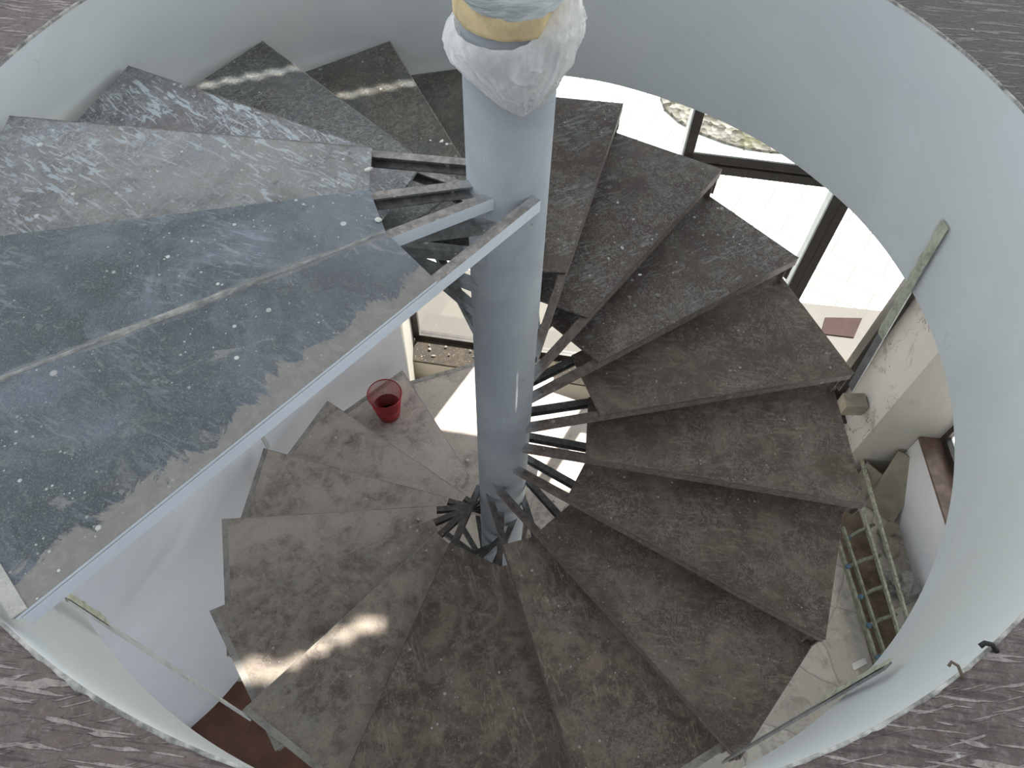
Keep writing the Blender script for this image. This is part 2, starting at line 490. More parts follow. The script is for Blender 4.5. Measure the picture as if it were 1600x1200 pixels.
M['red_d'] = red_mat('deep_red_plastic', (.30, .008, .014), .35)
def glass_mat():
    n = NT('window_glass')
    tp = n.t.nodes.new('ShaderNodeBsdfTransparent')
    gl = n.t.nodes.new('ShaderNodeBsdfGlossy')
    gl.inputs['Roughness'].default_value = .02
    mx = n.t.nodes.new('ShaderNodeMixShader')
    mx.inputs[0].default_value = .05
    n.link(tp.outputs[0], mx.inputs[1])
    n.link(gl.outputs[0], mx.inputs[2])
    n.link(mx.outputs[0], n.out.inputs[0])
    return n.m
M['glass'] = glass_mat()
def gravel_mat():
    n = NT('dry_gravel')
    v = n.voro(16)
    sx = n.t.nodes.new('ShaderNodeSeparateColor')
    n.link(v.outputs['Color'], sx.inputs[0])
    c = n.mix(sx.outputs[0], (.05, .045, .033), (.24, .235, .21))
    c = n.mix(n.rng(n.noise(1.2, 4), .55, .7, 0, .4), c, (.11, .13, .05))
    n.bump(v.outputs['Distance'], 1.0, .03)
    return n.fin(c, .9, .1)
M['gravel'] = gravel_mat()

# ------------------------------------------------------------------ mesh helpers
def link(name, me, mats, parent=None, loc=None, smooth=False):
    o = bpy.data.objects.new(name, me)
    COL.objects.link(o)
    for m in (mats if isinstance(mats, (list, tuple)) else [mats]):
        me.materials.append(m)
    if smooth:
        for p in me.polygons:
            p.use_smooth = True
    if loc is not None:                      # vertices are given in world space: move the origin
        L = Vector(loc)
        me.transform(Matrix.Translation(-L))
        o.location = L
    if parent is not None:
        o.parent = parent
        pl = Vector((0, 0, 0))
        q = parent
        while q is not None:
            pl += q.location
            q = q.parent
        o.location = (Vector(loc) if loc is not None else Vector((0, 0, 0))) - pl
    return o

def mesh(name, verts, faces, mats, parent=None, loc=None, midx=None, smooth=False, recalc=True):
    me = bpy.data.meshes.new(name)
    me.from_pydata([tuple(v) for v in verts], [], faces)
    if midx:
        for p, i in zip(me.polygons, midx):
            p.material_index = i
    if recalc:
        bm = bmesh.new()
        bm.from_mesh(me)
        bmesh.ops.recalc_face_normals(bm, faces=bm.faces)
        bm.to_mesh(me)
        bm.free()
    me.update()
    return link(name, me, mats, parent, loc, smooth)

def bevel(o, w=.003, seg=2):
    md = o.modifiers.new('bevel', 'BEVEL')
    md.width = w
    md.segments = seg
    md.limit_method = 'ANGLE'
    return o

def prism_vf(poly, z0, z1):
    n = len(poly)
    v = [(p[0], p[1], z0) for p in poly] + [(p[0], p[1], z1) for p in poly]
    f = [tuple(range(n))[::-1], tuple(range(n, 2 * n))]
    f += [(i, (i + 1) % n, n + (i + 1) % n, n + i) for i in range(n)]
    return v, f

def prism(name, poly, z0, z1, mats, parent=None, loc=None):
    v, f = prism_vf(poly, z0, z1)
    return mesh(name, v, f, mats, parent, loc)

def box_vf(c, ax, ay, az):
    c, ax, ay, az = Vector(c), Vector(ax), Vector(ay), Vector(az)
    v = [c + ax * i + ay * j + az * k for k in (-1, 1) for j in (-1, 1) for i in (-1, 1)]
    f = [(0, 2, 3, 1), (4, 5, 7, 6), (0, 1, 5, 4), (2, 6, 7, 3), (0, 4, 6, 2), (1, 3, 7, 5)]
    return v, f

def box(name, lo, hi, mats, parent=None, loc=None):
    c = [(a + b) / 2 for a, b in zip(lo, hi)]
    h = [(b - a) / 2 for a, b in zip(lo, hi)]
    v, f = box_vf(c, (h[0], 0, 0), (0, h[1], 0), (0, 0, h[2]))
    return mesh(name, v, f, mats, parent, loc)

def merge(parts):
    V, F = [], []
    for v, f in parts:
        b = len(V)
        V += [tuple(x) for x in v]
        F += [tuple(i + b for i in q) for q in f]
    return V, F

def bar_vf(a, b, w, h, up=(0, 0, 1)):
    """rectangular bar between two points, w across, h along up"""
    a, b = Vector(a), Vector(b)
    d = (b - a)
    s = d.cross(Vector(up)).normalized()
    u = s.cross(d).normalized()
    return box_vf((a + b) / 2, d / 2, s * w / 2, u * h / 2)

def tube_vf(pts, rad, seg=10, closed=False):
    pts = [Vector(p) for p in pts]
    V, F = [], []
    n = len(pts)
    prev = None
    for i, p in enumerate(pts):
        d = (pts[(i + 1) % n] - pts[i - 1]) if closed else (pts[min(i + 1, n - 1)] - pts[max(i - 1, 0)])
        d.normalize()
        if prev is None:
            prev = d.orthogonal().normalized()
        prev = (prev - d * prev.dot(d)).normalized()
        q = d.cross(prev)
        r = rad[i] if isinstance(rad, (list, tuple)) else rad
        for k in range(seg):
            a = 2 * math.pi * k / seg
            V.append(p + prev * math.cos(a) * r + q * math.sin(a) * r)
    m = n if closed else n - 1
    for i in range(m):
        for k in range(seg):
            a, b = i * seg + k, i * seg + (k + 1) % seg
            c, d2 = ((i + 1) % n) * seg + (k + 1) % seg, ((i + 1) % n) * seg + k
            F.append((a, b, c, d2))
    if not closed:
        F.append(tuple(range(seg))[::-1])
        F.append(tuple(range((n - 1) * seg, n * seg)))
    return V, F

def lathe_vf(prof, seg=64, c=(0, 0, 0), cap=(False, False)):
    V, F = [], []
    for r, z in prof:
        for k in range(seg):
            a = 2 * math.pi * k / seg
            V.append((c[0] + r * math.cos(a), c[1] + r * math.sin(a), c[2] + z))
    for i in range(len(prof) - 1):
        for k in range(seg):
            F.append((i * seg + k, i * seg + (k + 1) % seg, (i + 1) * seg + (k + 1) % seg, (i + 1) * seg + k))
    if cap[0]:
        F.append(tuple(range(seg))[::-1])
    if cap[1]:
        F.append(tuple(range((len(prof) - 1) * seg, len(prof) * seg)))
    return V, F

def thing(name, label, cat, loc=(0, 0, 0), group=None):
    o = bpy.data.objects.new(name, None)
    o.empty_display_size = .1
    COL.objects.link(o)
    o.location = loc
    o['label'] = label
    o['category'] = cat
    if group:
        o['group'] = group
    return o

def tag(o, label, cat, group=None, kind=None):
    o['label'] = label
    o['category'] = cat
    if group:
        o['group'] = group
    if kind:
        o['kind'] = kind
    return o

def struct(o, label=None):
    o['kind'] = 'structure'
    if label:
        o['label'] = label
    return o

def pol(r, deg, z=0.0):
    return Vector((r * math.cos(R_(deg)), r * math.sin(R_(deg)), z))

# ------------------------------------------------------------------ heights
ZT, ZB, ZF, ZG = -0.195, -1.065, -5.12, -5.14
def fac_y(x):
    return 2.55 - .15 * x
def r_top(a):
    return 1.717 - .0124 * math.cos(a) - .0231 * math.sin(a) + .0203 * math.cos(2 * a) - .0136 * math.sin(2 * a)
def r_bot(a):
    return 1.726 - .0172 * math.cos(a) - .0036 * math.sin(a) + .0253 * math.cos(2 * a) - .0028 * math.sin(2 * a)

# ------------------------------------------------------------------ structure: upper floor, drum, walls
SEG = 240
def upper_floor():
    V, F, mi = [], [], []
    X0, X1, Y0, Y1 = -7.0, 7.0, -6.0, 2.25
    for k in range(SEG):
        a = 2 * math.pi * k / SEG
        r = r_top(a) + .0045 + .0022 * (noise.noise(Vector((math.cos(a) * 9, math.sin(a) * 9, 3))) + .6 * noise.noise(Vector((math.cos(a) * 40, math.sin(a) * 40, 1))))
        c, s = math.cos(a), math.sin(a)
        t = min([(X1 / c if c > 0 else X0 / c) if abs(c) > 1e-6 else 1e9, (Y1 / s if s > 0 else Y0 / s) if abs(s) > 1e-6 else 1e9])
        V += [(c * r, s * r, ZT), (c * t, s * t, ZT), (c * (r + .04), s * (r + .04), ZT - .31), (c * t, s * t, ZT - .31)]
    for k in range(SEG):
        a, b = 4 * k, 4 * ((k + 1) % SEG)
        F += [(a, a + 1, b + 1, b), (a + 2, b + 2, b + 3, a + 3), (a + 1, a + 3, b + 3, b + 1), (a, b, b + 2, a + 2)]
        mi += [0, 1, 1, 0]
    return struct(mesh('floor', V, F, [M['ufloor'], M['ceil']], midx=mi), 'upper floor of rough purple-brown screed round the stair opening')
upper_floor()

def drum():
    V, F = [], []
    NZ = 12
    for i in range(NZ + 1):
        t = i / NZ
        z = ZT - .003 + (ZB - ZT) * t
        for k in range(SEG):
            a = 2 * math.pi * k / SEG
            r = r_top(a) * (1 - t) + r_bot(a) * t - .001
            zz = z + (.006 * noise.noise(Vector((math.cos(a) * 5, math.sin(a) * 5, 8))) if i == NZ else 0)
            V.append((r * math.cos(a), r * math.sin(a), zz))
    for i in range(NZ + 1):
        t = i / NZ
        for k in range(SEG):
            p = V[i * SEG + k]
            q = math.hypot(p[0], p[1])
            V.append((p[0] * (q + .05) / q, p[1] * (q + .05) / q, p[2]))
    N = (NZ + 1) * SEG
    for i in range(NZ):
        for k in range(SEG):
            k2 = (k + 1) % SEG
            a, b, c, d = i * SEG + k, i * SEG + k2, (i + 1) * SEG + k2, (i + 1) * SEG + k
            F += [(a, b, c, d), (N + a, N + d, N + c, N + b)]
    for k in range(SEG):
        k2 = (k + 1) % SEG
        F.append((NZ * SEG + k, NZ * SEG + k2, N + NZ * SEG + k2, N + NZ * SEG + k))
        F.append((k, N + k, N + k2, k2))
    o = mesh('wall_drum', V, F, M['wall'], smooth=False)
    for p in o.data.polygons:
        p.use_smooth = True
    bm = bmesh.new(); bm.from_mesh(o.data)
    for e in bm.edges:
        if len(e.link_faces) == 2 and e.calc_face_angle() > .8:
            e.smooth = False
    bm.to_mesh(o.data); bm.free()
    struct(o, 'white painted cylinder hanging below the stair opening')
drum()

def rim():
    """broken plaster line where the drum meets the floor"""
    V, F = [], []
    n = 720
    for k in range(n):
        a = 2 * math.pi * k / n
        c, s = math.cos(a), math.sin(a)
        j = noise.noise(Vector((c * 22, s * 22, 0)))
        j2 = noise.noise(Vector((c * 70, s * 70, 5)))
        w = max(.001, .002 + .007 * j + .004 * j2) + .005
        r = r_top(a)
        h = .0015 + .002 * j2
        for rr, zz in ((r - .0025, ZT - .008), (r - .002 + .001 * j2, ZT + h * .6), (r + w * .5, ZT + h), (r + w, ZT - .002)):
            V.append((c * rr, s * rr, zz))
    for k in range(n):
        for i in range(3):
            a, b = 4 * k + i, 4 * ((k + 1) % n) + i
            F.append((a, b, b + 1, a + 1))
    struct(mesh('trim_1', V, F, M['rim'], smooth=True), 'crumbling white plaster edge round the opening')
rim()

def strip_wall(name, pts, z0, z1, th, mat, label=None):
    """thick wall along a plan polyline; thickness to the outside (left of travel)"""
    P = [Vector((p[0], p[1])) for p in pts]
    nrm = []
    for i in range(len(P)):
        d = (P[min(i + 1, len(P) - 1)] - P[max(i - 1, 0)]).normalized()
        nrm.append(Vector((-d.y, d.x)))
    Q = [p + n * th for p, n in zip(P, nrm)]
    poly = [tuple(p) for p in P] + [tuple(q) for q in reversed(Q)]
    n = len(P)
    V, F = [], []
    for z in (z0, z1):
        V += [(p.x, p.y, z) for p in P] + [(q.x, q.y, z) for q in Q]
    for i in range(n - 1):
        F += [(i, i + 1, 2 * n + i + 1, 2 * n + i), (n + i, 3 * n + i, 3 * n + i + 1, n + i + 1),
              (i, n + i, n + i + 1, i + 1), (2 * n + i, 2 * n + i + 1, 3 * n + i + 1, 3 * n + i)]
    F += [(0, 2 * n, 3 * n, n), (n - 1, 2 * n - 1, 4 * n - 1, 3 * n - 1)]
    return struct(mesh(name, V, F, mat), label)

lw = [(-4.6, -3.4), (-3.4, -1.95), (-2.85, -1.36), (-2.41, -.90), (-2.24, -.72), (-2.12, -.55), (-1.99, -.28), (-1.90, .02), (-1.84, .28)]
for i in range(12):
    p = pol(1.80, 167 - (167 - 116) * i / 11)
    lw.append((p.x, p.y))
lw.reverse()
# travel from the window reveal round to the front; outside is on the left-hand side seen downwards
def smooth_poly(P, it=3):
    for _ in range(it):
        Q = [P[0]]
        for a, b in zip(P[:-1], P[1:]):
            Q += [(a[0] * .75 + b[0] * .25, a[1] * .75 + b[1] * .25), (a[0] * .25 + b[0] * .75, a[1] * .25 + b[1] * .75)]
        P = Q + [P[-1]]
    return P
strip_wall('wall_left', smooth_poly(list(reversed(lw))), ZF, ZT - .32, .12, M['wall_low'], 'curved white wall of the lower storey')
strip_wall('wall_reveal', [(-.79, 1.62), (-.86, 2.0), (-.90, 2.38), (-.92, 2.75)], ZF, ZT - .32, .10, M['beige'])

# lower floor
struct(box('floor', (-7, -6, ZF - .1), (3.9, 2.7, ZF), M['flag']), 'ground floor of dusty pale flagstones')
prism('floor', [(-2.9, -1.6), (-2.41, -.90), (-2.12, -.55), (-1.5, -.5), (-1.0, -1.2), (-1.2, -3.0), (-3.6, -3.0)], ZF, ZF + .006, M['redfloor'])
struct(bpy.data.objects['floor.002'], 'red-brown polished patch of ground floor by the curved wall')

# unseen panel added to block the sun; slots cut to shape the light bands
def sun_panel():
    """sun-blocking panel added out of view, slots shaped for the light bands"""
    z0, z1 = 2.7, 2.708
    holes = list(STREAK_SLOTS)
    holes += BAND_SLOTS
    xs = sorted(set([-1.3, 4.2] + [h[0] for h in holes] + [h[1] for h in holes]))
    ys = sorted(set([-1.0, 4.4] + [h[2] for h in holes] + [h[3] for h in holes]))
    xs = [a for i, a in enumerate(xs) if i == 0 or a - xs[i - 1] > 1e-5]
    V, F = [], []
    def inside(x, y, r):
        return r[0] < x < r[1] and r[2] < y < r[3]
    parts = []
    for i in range(len(xs) - 1):
        for j in range(len(ys) - 1):
            cx, cy = (xs[i] + xs[i + 1]) / 2, (ys[j] + ys[j + 1]) / 2
            if any(inside(cx, cy, h) for h in holes):
                continue
            parts.append(box_vf((cx, cy, (z0 + z1) / 2), ((xs[i + 1] - xs[i]) / 2, 0, 0), (0, (ys[j + 1] - ys[j]) / 2, 0), (0, 0, (z1 - z0) / 2)))
    V, F = merge(parts)
    struct(mesh('sun_block_panel', V, F, M['ceil']), 'added out-of-view panel blocking the sun, slotted for light bands')
def panel_pt(p):
    t = (2.7 - p[2]) / SUN_DIR.z
    return Vector(p) + SUN_DIR * t
BAND_SLOTS = []  # slots shaped so the added spot lands as a band
for x0, x1, yc, w in ((-1.42, -1.30, -.93, .10), (-1.30, -1.18, -.895, .12), (-1.18, -1.06, -.905, .10), (-1.06, -.94, -.855, .08), (-.94, -.82, -.79, .075), (-.82, -.67, -.735, .07)):
    q = [LAMP + (Vector((x, y, -2.8)) - LAMP) * ((2.7 - LAMP.z) / (-2.8 - LAMP.z)) for x, y in ((x0, yc - w / 2), (x1, yc + w / 2))]
    BAND_SLOTS.append((q[0].x, q[1].x, q[0].y, q[1].y))
STREAK_SLOTS = []  # slots shaped for the thin sun streak on the upper treads
for i in range(10):
    t0, t1 = i / 10, (i + 1) / 10
    zz = -.66 if t0 < .55 else -.845
    q = [panel_pt((-1.315 + .878 * t, .967 + .32 * (t0 + t1) / 2 + w, zz)) for t, w in ((t0, -.016), (t1, .016))]
    STREAK_SLOTS.append((q[0].x, q[1].x, q[0].y, q[1].y))
sun_panel()

# ------------------------------------------------------------------ facade of the lower storey
def facade():
    # low wall with a deep dirty sill
    def strip(x0, x1, off0, off1):
        return [(x0, fac_y(x0) + off0), (x1, fac_y(x1) + off0), (x1, fac_y(x1) + off1), (x0, fac_y(x0) + off1)]
    struct(prism('wall_back', strip(-.90, 3.23, -.28, .06), ZF, -4.79, M['beige']), 'low wall under the big windows')
    struct(prism('trim_2', strip(-.90, 3.23, -.30, .05), -4.79, -4.765, M['sill']), 'dirty window sill littered with rubble')
    struct(prism('wall_back', strip(-1.0, 3.4, 0.03, .18), -.80, ZT - .3, M['wall_low']), 'lintel above the big windows')
    struct(prism('wall_back', strip(-1.0, .19, 0.0, .12), -2.4, -.80, M['wall_low']), 'added unseen panel blocking sun above the left windows')  # added out of view to keep the sun off the basket tread
    w = thing('window_1', 'large dark-framed window in front of the sunlit paving', 'window', (1.2, fac_y(1.2), -4.765))
    w['kind'] = 'structure'
    def ver(x, wd, z0=-4.765, z1=-.8, d=.07, mat='frame', nm='mullion', off=0.0):
        poly = strip(x - wd / 2, x + wd / 2, -d / 2 + off, d / 2 + off)
        return bevel(prism(nm, poly, z0, z1, M[mat], w, (x, fac_y(x), z0)))
    ver(-.885, .07, z1=-2.4)
    ver(.20, .07)
    ver(1.235, .062)
    ver(1.196, .012, d=.075, mat='frame_edge', nm='bead', z0=-4.7)
    ver(2.31, .062, z0=-4.765, z1=-2.25)
    ver(2.378, .062, z0=-4.765, z1=-2.25)
    ver(2.268, .012, d=.075, mat='frame_edge', nm='bead', z0=-4.7, z1=-2.25)
    ver(3.17, .10, d=.10)
    def hor(z0, z1, x0=-.9, x1=3.2, d=.07, mat='frame', nm='rail', off=0.0):
        return bevel(prism(nm, strip(x0, x1, -d / 2 + off, d / 2 + off), z0, z1, M[mat], w, (x0, fac_y(x0), z0)))
    hor(-4.765, -4.70)
    hor(-.87, -.80, x0=.2)
    hor(-2.46, -2.40, x1=.18)
    hor(-2.165, -2.105, 1.2, 3.15)
    hor(-2.255, -2.185, 1.2, 3.15, d=.09)
    hor(-2.185, -2.165, 1.2, 3.15, d=.05, mat='arm_top', nm='rail')
    hor(-2.105, -2.092, 1.26, 3.15, d=.075, mat='frame_edge', nm='bead')
    for x0, x1, z0, z1 in ((-.86, .17, -4.70, -2.46), (.235, 1.2, -4.70, -.87), (1.265, 3.12, -2.105, -.87), (1.265, 2.28, -4.70, -2.255), (2.405, 3.12, -4.70, -2.255)):
        prism('pane', strip(x0, x1, -.004, .004), z0, z1, M['glass'], w, (x0, fac_y(x0), z0))
facade()

# pilaster beside the window: whitish cracked face, beige side
v, f = prism_vf([(3.23, 1.47), (3.9, 1.40), (3.9, 2.25), (3.23, 2.25)], ZF, ZT - .3)
struct(mesh('wall_right', v, f, [M['plaster'], M['beige']], midx=[0, 0, 1, 0, 0, 0]), 'wall corner with cracked whitish plaster and a beige side')
# parapet below the side window
struct(box('wall_right', (3.65, -3.0, ZF), (3.95, 1.42, -4.42), M['white_low']), 'white low wall under the side window')
struct(box('trim_3', (3.64, -3.0, -4.42), (3.90, 1.42, -4.395), M['sill_red']), 'red-brown marble sill of the side window')
sw = thing('window_2', 'narrow dark-framed side window above the red-brown sill', 'window', (3.84, .7, -4.395))
sw['kind'] = 'structure'
for nm, lo, hi, mt in (('frame', (3.82, -3.0, -4.395), (3.87, 1.42, -4.32), 'frame'), ('frame', (3.82, 1.36, -4.32), (3.87, 1.42, -2.0), 'frame'),
                       ('frame', (3.82, -3.0, -4.32), (3.87, -2.94, -2.0), 'frame'), ('frame', (3.82, -3.0, -2.0), (3.87, 1.42, -1.93), 'frame'),
                       ('pane', (3.84, -2.94, -4.32), (3.848, 1.36, -2.0), 'glass')):
    box(nm, lo, hi, M[mt], sw, lo)
struct(box('wall_right', (3.82, -3.0, -1.93), (3.95, 1.42, ZT - .3), M['white_low']), 'wall over the side window')
struct(box('sun_block_slab', (3.95, -3.2, -1.93), (5.4, 3.0, -1.8), M['ceil']), 'added unseen slab blocking sun at the side window')  # added out of view to keep the sun off the ladder's floor

# outside ground
struct(box('ground', (-14, 2.2, ZG - .1), (18, 22, ZG), M['pave']), 'sunlit white paving outside')
struct(box('ground', (3.9, -6, ZG - .1), (18, 2.2, ZG), M['pave']), 'white paving outside the side window')
struct(prism('ground', [(-4, 2.4), (3.9, 2.2), (6, 2.2), (6, 3.20), (3.2, 3.5), (-4, 4.25)], ZG, ZG + .015, M['strip']), 'beige strip of ground along the building')
prism('door_mat', [(3.476, 3.283), (3.881, 3.284), (3.729, 3.022), (3.381, 3.065)], ZG + .015, ZG + .03, M['maroon'])
tag(bpy.data.objects['door_mat'], 'maroon mat lying on the beige strip outside the glass', 'mat')
gv = []
for k in range(40):
    a = 2 * math.pi * k / 40
    gv.append((4.1 + 2.0 * math.cos(a) + .12 * math.sin(5 * a), 7.1 + 1.25 * math.sin(a) + .1 * math.cos(4 * a)))
o = prism('gravel_bed', gv, ZG, ZG + .04, M['gravel'])
tag(o, 'bed of dry gravel and sparse grass in the white paving', 'gravel', kind='stuff')

# ------------------------------------------------------------------ the staircase
stair = thing('spiral_staircase', 'spiral staircase of dusty steel treads winding down round a thick grey pole', 'staircase', (0, 0, ZF))
PR = .129
v, f = lathe_vf([(PR, ZF), (PR, 1.2)], 96, cap=(True, True))
pole = mesh('pole', v, f, M['pole'], stair, (0, 0, ZF))
for p in pole.data.polygons:
    p.use_smooth = len(p.vertices) == 4

# front (nosing) lines: step: (height, azimuth, offset from the axis, outer radius)
E_ = {-1: (-.212, 228.86, .157, 1.707), 0: (-.212, 209.93, .069, 1.715), 1: (-.212, 191.94, .019, 1.715), 2: (-.310, 176.39, -.206, 1.71),
      3: (-.474, 156.7, -.172, 1.712), 4: (-.662, 136.47, -.178, 1.705), 5: (-.844, 115.27, -.147, 1.70), 6: (-1.015, 94.7, -.14, 1.70),
      7: (-1.188, 74.05, -.137, 1.728), 8: (-1.353, 52.86, -.107, 1.732), 9: (-1.523, 32.3, -.079, 1.73), 10: (-1.692, 11.86, -.096, 1.737),
      11: (-1.862, -9.54, -.074, 1.736), 12: (-2.037, -30.34, -.075, 1.722), 13: (-2.209, -49.43, -.121, 1.745), 14: (-2.38, -72.35, -.113, 1.726),
      15: (-2.546, -109.49, -.18, 1.726), 16: (-2.718, -133.61, -.136, 1.725), 17: (-2.885, -154.78, -.139, 1.731), 18: (-3.049, -174.13, -.178, 1.732),
      19: (-3.221, -194.08, -.174, 1.729), 20: (-3.413, -214.64, -.158, 1.697), 21: (-3.592, -238.01, -.11, 1.692)}
for k in range(22, 30):
    E_[k] = (-3.592 - .17 * (k - 21), -238.01 - 20.7 * (k - 21), -.135, 1.72)
RIN = {-1: .493, 0: .444, 1: .425, 2: .49, 7: .509, 8: .484, 9: .472, 10: .452, 11: .419, 12: .416, 13: .426, 14: .388, 15: .421, 16: .419, 17: .417}
SMIN = -.150
for k, (z, th, s, r) in list(E_.items()):
    if k >= 2 and s < SMIN:                 # keep the outer corner, let the arm reach the pole
        th2 = th + math.degrees(math.asin(s / r) - math.asin(SMIN / r))
        E_[k] = (z, th2, SMIN, r)

def lp(th, s, r):
    u = Vector((math.cos(R_(th)), math.sin(R_(th))))
    n = Vector((-u.y, u.x))
    return u * math.sqrt(max(r * r - s * s, 0)) + n * s
def la(th, s, a):
    u = Vector((math.cos(R_(th)), math.sin(R_(th))))
    n = Vector((-u.y, u.x))
    return u * a + n * s

TH, BH, BW, BT = .012, .046, .032, .006
def channel(name, th, s, a0, a1, ztop, side, parent, mats, loc_r=1.0):
    """C-section beam: web on the line, flanges to the side `side` (+1 = anticlockwise)"""
    parts, mi = [], []
    def piece(s0, s1, z0, z1):
        poly = [la(th, s0, a0), la(th, s0, a1), la(th, s1, a1), la(th, s1, a0)]
        if s1 < s0:
            poly.reverse()
        parts.append(prism_vf([(p.x, p.y) for p in poly], z0, z1))
    piece(s, s + side * BT, ztop - BH, ztop)
    piece(s + side * BT, s + side * BW, ztop - BT, ztop)
    piece(s + side * BT, s + side * BW, ztop - BH, ztop - BH + BT)
    V, F = merge(parts)
    c = la(th, s, (a0 + a1) / 2)
    o = mesh(name, V, F, mats, parent, (c.x, c.y, ztop))
    for p in o.data.polygons:
        p.material_index = 0 if p.normal.z > .7 else 1
    return o

def slab(k, front, back, rin_f, rin_b, mat, mid=None, name='tread', extra_out=None):
    z = front[0]
    fo, fi = lp(front[1], front[2], front[3]), lp(front[1], front[2], rin_f)
    bi, bo = lp(back[0], back[1], rin_b), lp(back[0], back[1], back[2])
    poly = [fo, fi]
    if mid:
        poly.append(lp(mid, 0, .445))
    poly += [bi, bo]
    if mid:
        poly.append(lp(mid, 0, 1.715))
    if extra_out:
        poly.append(lp(extra_out, 0, 1.715))
    poly = [(p.x, p.y) for p in poly]
    c = (sum(p[0] for p in poly) / len(poly), sum(p[1] for p in poly) / len(poly))
    v, f = prism_vf(poly, z - TH, z)
    o = mesh(name, v, f, [mat, M['arm_white']] if k == 0 else mat, stair, (c[0], c[1], z))
    if k == 0:
        for p in o.data.polygons:
            p.material_index = 1 if abs(p.normal.z) < .5 else 0
    return bevel(o, .0025, 2)

MT = {0: 'slate', 1: 'slate2', 2: 'tr2', 3: 'tr3', 4: 'tr4', 5: 'tr5', 6: 'tr5', 7: 'brA', 8: 'brA', 9: 'brA', 10: 'brB', 11: 'brB', 12: 'brB',
      13: 'brB', 14: 'brC', 15: 'brC', 16: 'gyA', 17: 'gyA', 18: 'gyB', 19: 'gyB', 20: 'gyB', 21: 'gyC', 22: 'gyC'}
for k in range(0, 30):
    z, th, s, r = E_[k]
    mt = M[MT.get(k, 'gyC')]
    if k == 0:
        t = slab(k, E_[0], (E_[-1][1], E_[-1][2], E_[-1][3]), RIN[0], RIN[-1], mt, name='landing_slab')
        beam_m = [M['arm_top_pale'], M['arm_white']]
        channel('beam', E_[-1][1], E_[-1][2] + .0, .03, 1.69, z - TH, -1, t, beam_m)
        channel('beam', E_[0][1], E_[0][2] + .016, .06, 1.66, z - TH, -1, t, beam_m)
        a, b = lp(E_[0][1], E_[0][2], RIN[0]), lp(E_[0][1], E_[0][2], 1.70)
        # thick mortar line between the two slabs
        V, F = [], []
        N = 60
        for i in range(N + 1):
            p = a.lerp(b, i / N)
            d = (b - a).normalized()
            nn = Vector((-d.y, d.x))
            w = .005 + .0045 * noise.noise(Vector((i * .35, 2, 0))) + (.006 if .35 < i / N < .62 else 0)
            j = .003 * noise.noise(Vector((i * .5, 9, 0)))
            for q, zz in ((-w, 0.0004), (j, .0035), (w, .0004)):
                V.append((p.x + nn.x * q, p.y + nn.y * q, z + zz))
        for i in range(N):
            for q in range(2):
                F.append((3 * i + q, 3 * i + q + 1, 3 * i + q + 4, 3 * i + q + 3))
        mesh('mortar_joint', V, F, M['mortar_d'], t, (a.x, a.y, z))
        fo, bo = lp(E_[0][1], E_[0][2], E_[0][3]), lp(E_[-1][1], E_[-1][2], E_[-1][3])
        e = (bo - fo).normalized()
        m = Vector((-e.y, e.x))
        if m.dot(fo) > 0:
            m = -m
        poly = [fo - m * .004, bo - m * .004 - e * .004, bo + m * .030 - e * .004, fo + m * .030]
        prism('outer_strip', [(q.x, q.y) for q in poly], z - .001, z + .004, M['edge_pale'], t, (fo.x, fo.y, z))
        continue
    if k == 1:
        t = slab(k, E_[1], (E_[0][1], E_[0][2], E_[0][3]), RIN[1], RIN[0], mt, name='landing_slab')
        channel('beam', th, s, .10, r - .02, z - TH, 1, t, [M['arm_top_pale'], M['arm_grey']])
        continue
    zb, thb, sb, rb = E_[k - 1]
    thb -= 1.0
    if k == 15:
        thb += .0
    back = (thb, .118, r)
    rf = RIN.get(k, .43)
    rbk = .47
    t = slab(k, E_[k], back, rf, rbk, mt, mid=(-91.0 if k == 15 else None))
    dst = M['edge_pale'] if k >= 16 else (M['arm_top_pale'] if k <= 5 else M['arm_top'])
    fo, fi = lp(E_[k][1], s, r), lp(E_[k][1], s, rf)
    d = (fo - fi).normalized()
    nn = Vector((-d.y, d.x))
    V, F = [], []
    NB_ = 50
    for i in range(NB_ + 1):
        p = fi.lerp(fo, i / NB_) + nn * .0015
        w = .0022 + .0012 * noise.noise(Vector((i * .6, k * 3.0, 0)))
        for q, zz in ((-w, .0002), (0, .0022), (w, .0002)):
            V.append((p.x + nn.x * q, p.y + nn.y * q, z + zz))
    for i in range(NB_):
        for q in range(2):
            F.append((3 * i + q, 3 * i + q + 1, 3 * i + q + 4, 3 * i + q + 3))
    mesh('edge_bead', V, F, dst, t, (fi.x, fi.y, z))
    if k >= 14:
        bo = lp(back[0], back[1], back[2])
        if k == 15:
            bo = lp(-91.0, 0, 1.715)
        e = (bo - fo).normalized()
        m = Vector((-e.y, e.x))
        if m.dot(fo) > 0:
            m = -m
        a1, a2 = fo + e * .004, bo - e * .004
        poly = [a1, a2, a2 + m * .034, a1 + m * .034]
        c0 = (a1 + a2) / 2
        prism('outer_strip', [(q.x, q.y) for q in poly], z - .001, z + .0025, M['edge_pale'], t, (c0.x, c0.y, z))
    if k <= 5:
        bm_ = [M['arm_top_pale'], M['arm_grey']]
    elif k <= 15:
        bm_ = [M['arm_top'], M['arm_side']]
    else:
        bm_ = [M['arm_top'], M['arm_grey']]
    a0 = math.sqrt(max(PR * PR - s * s, .0004)) * .98 if abs(s) < PR else .02
    channel('nosing_beam', th, s, a0, math.sqrt(r * r - s * s) - .004, z - TH, 1, t, bm_)
    channel('rear_beam', thb, .118, .045, math.sqrt(r * r - .118 ** 2) - .01, z - TH, -1, t, [M['arm_grey'], M['arm_grey']])
    if k == 15:
        channel('middle_beam', -91.5, -.015, .10, 1.68, z - TH, 1, t, [M['arm_top'], M['arm_grey']])
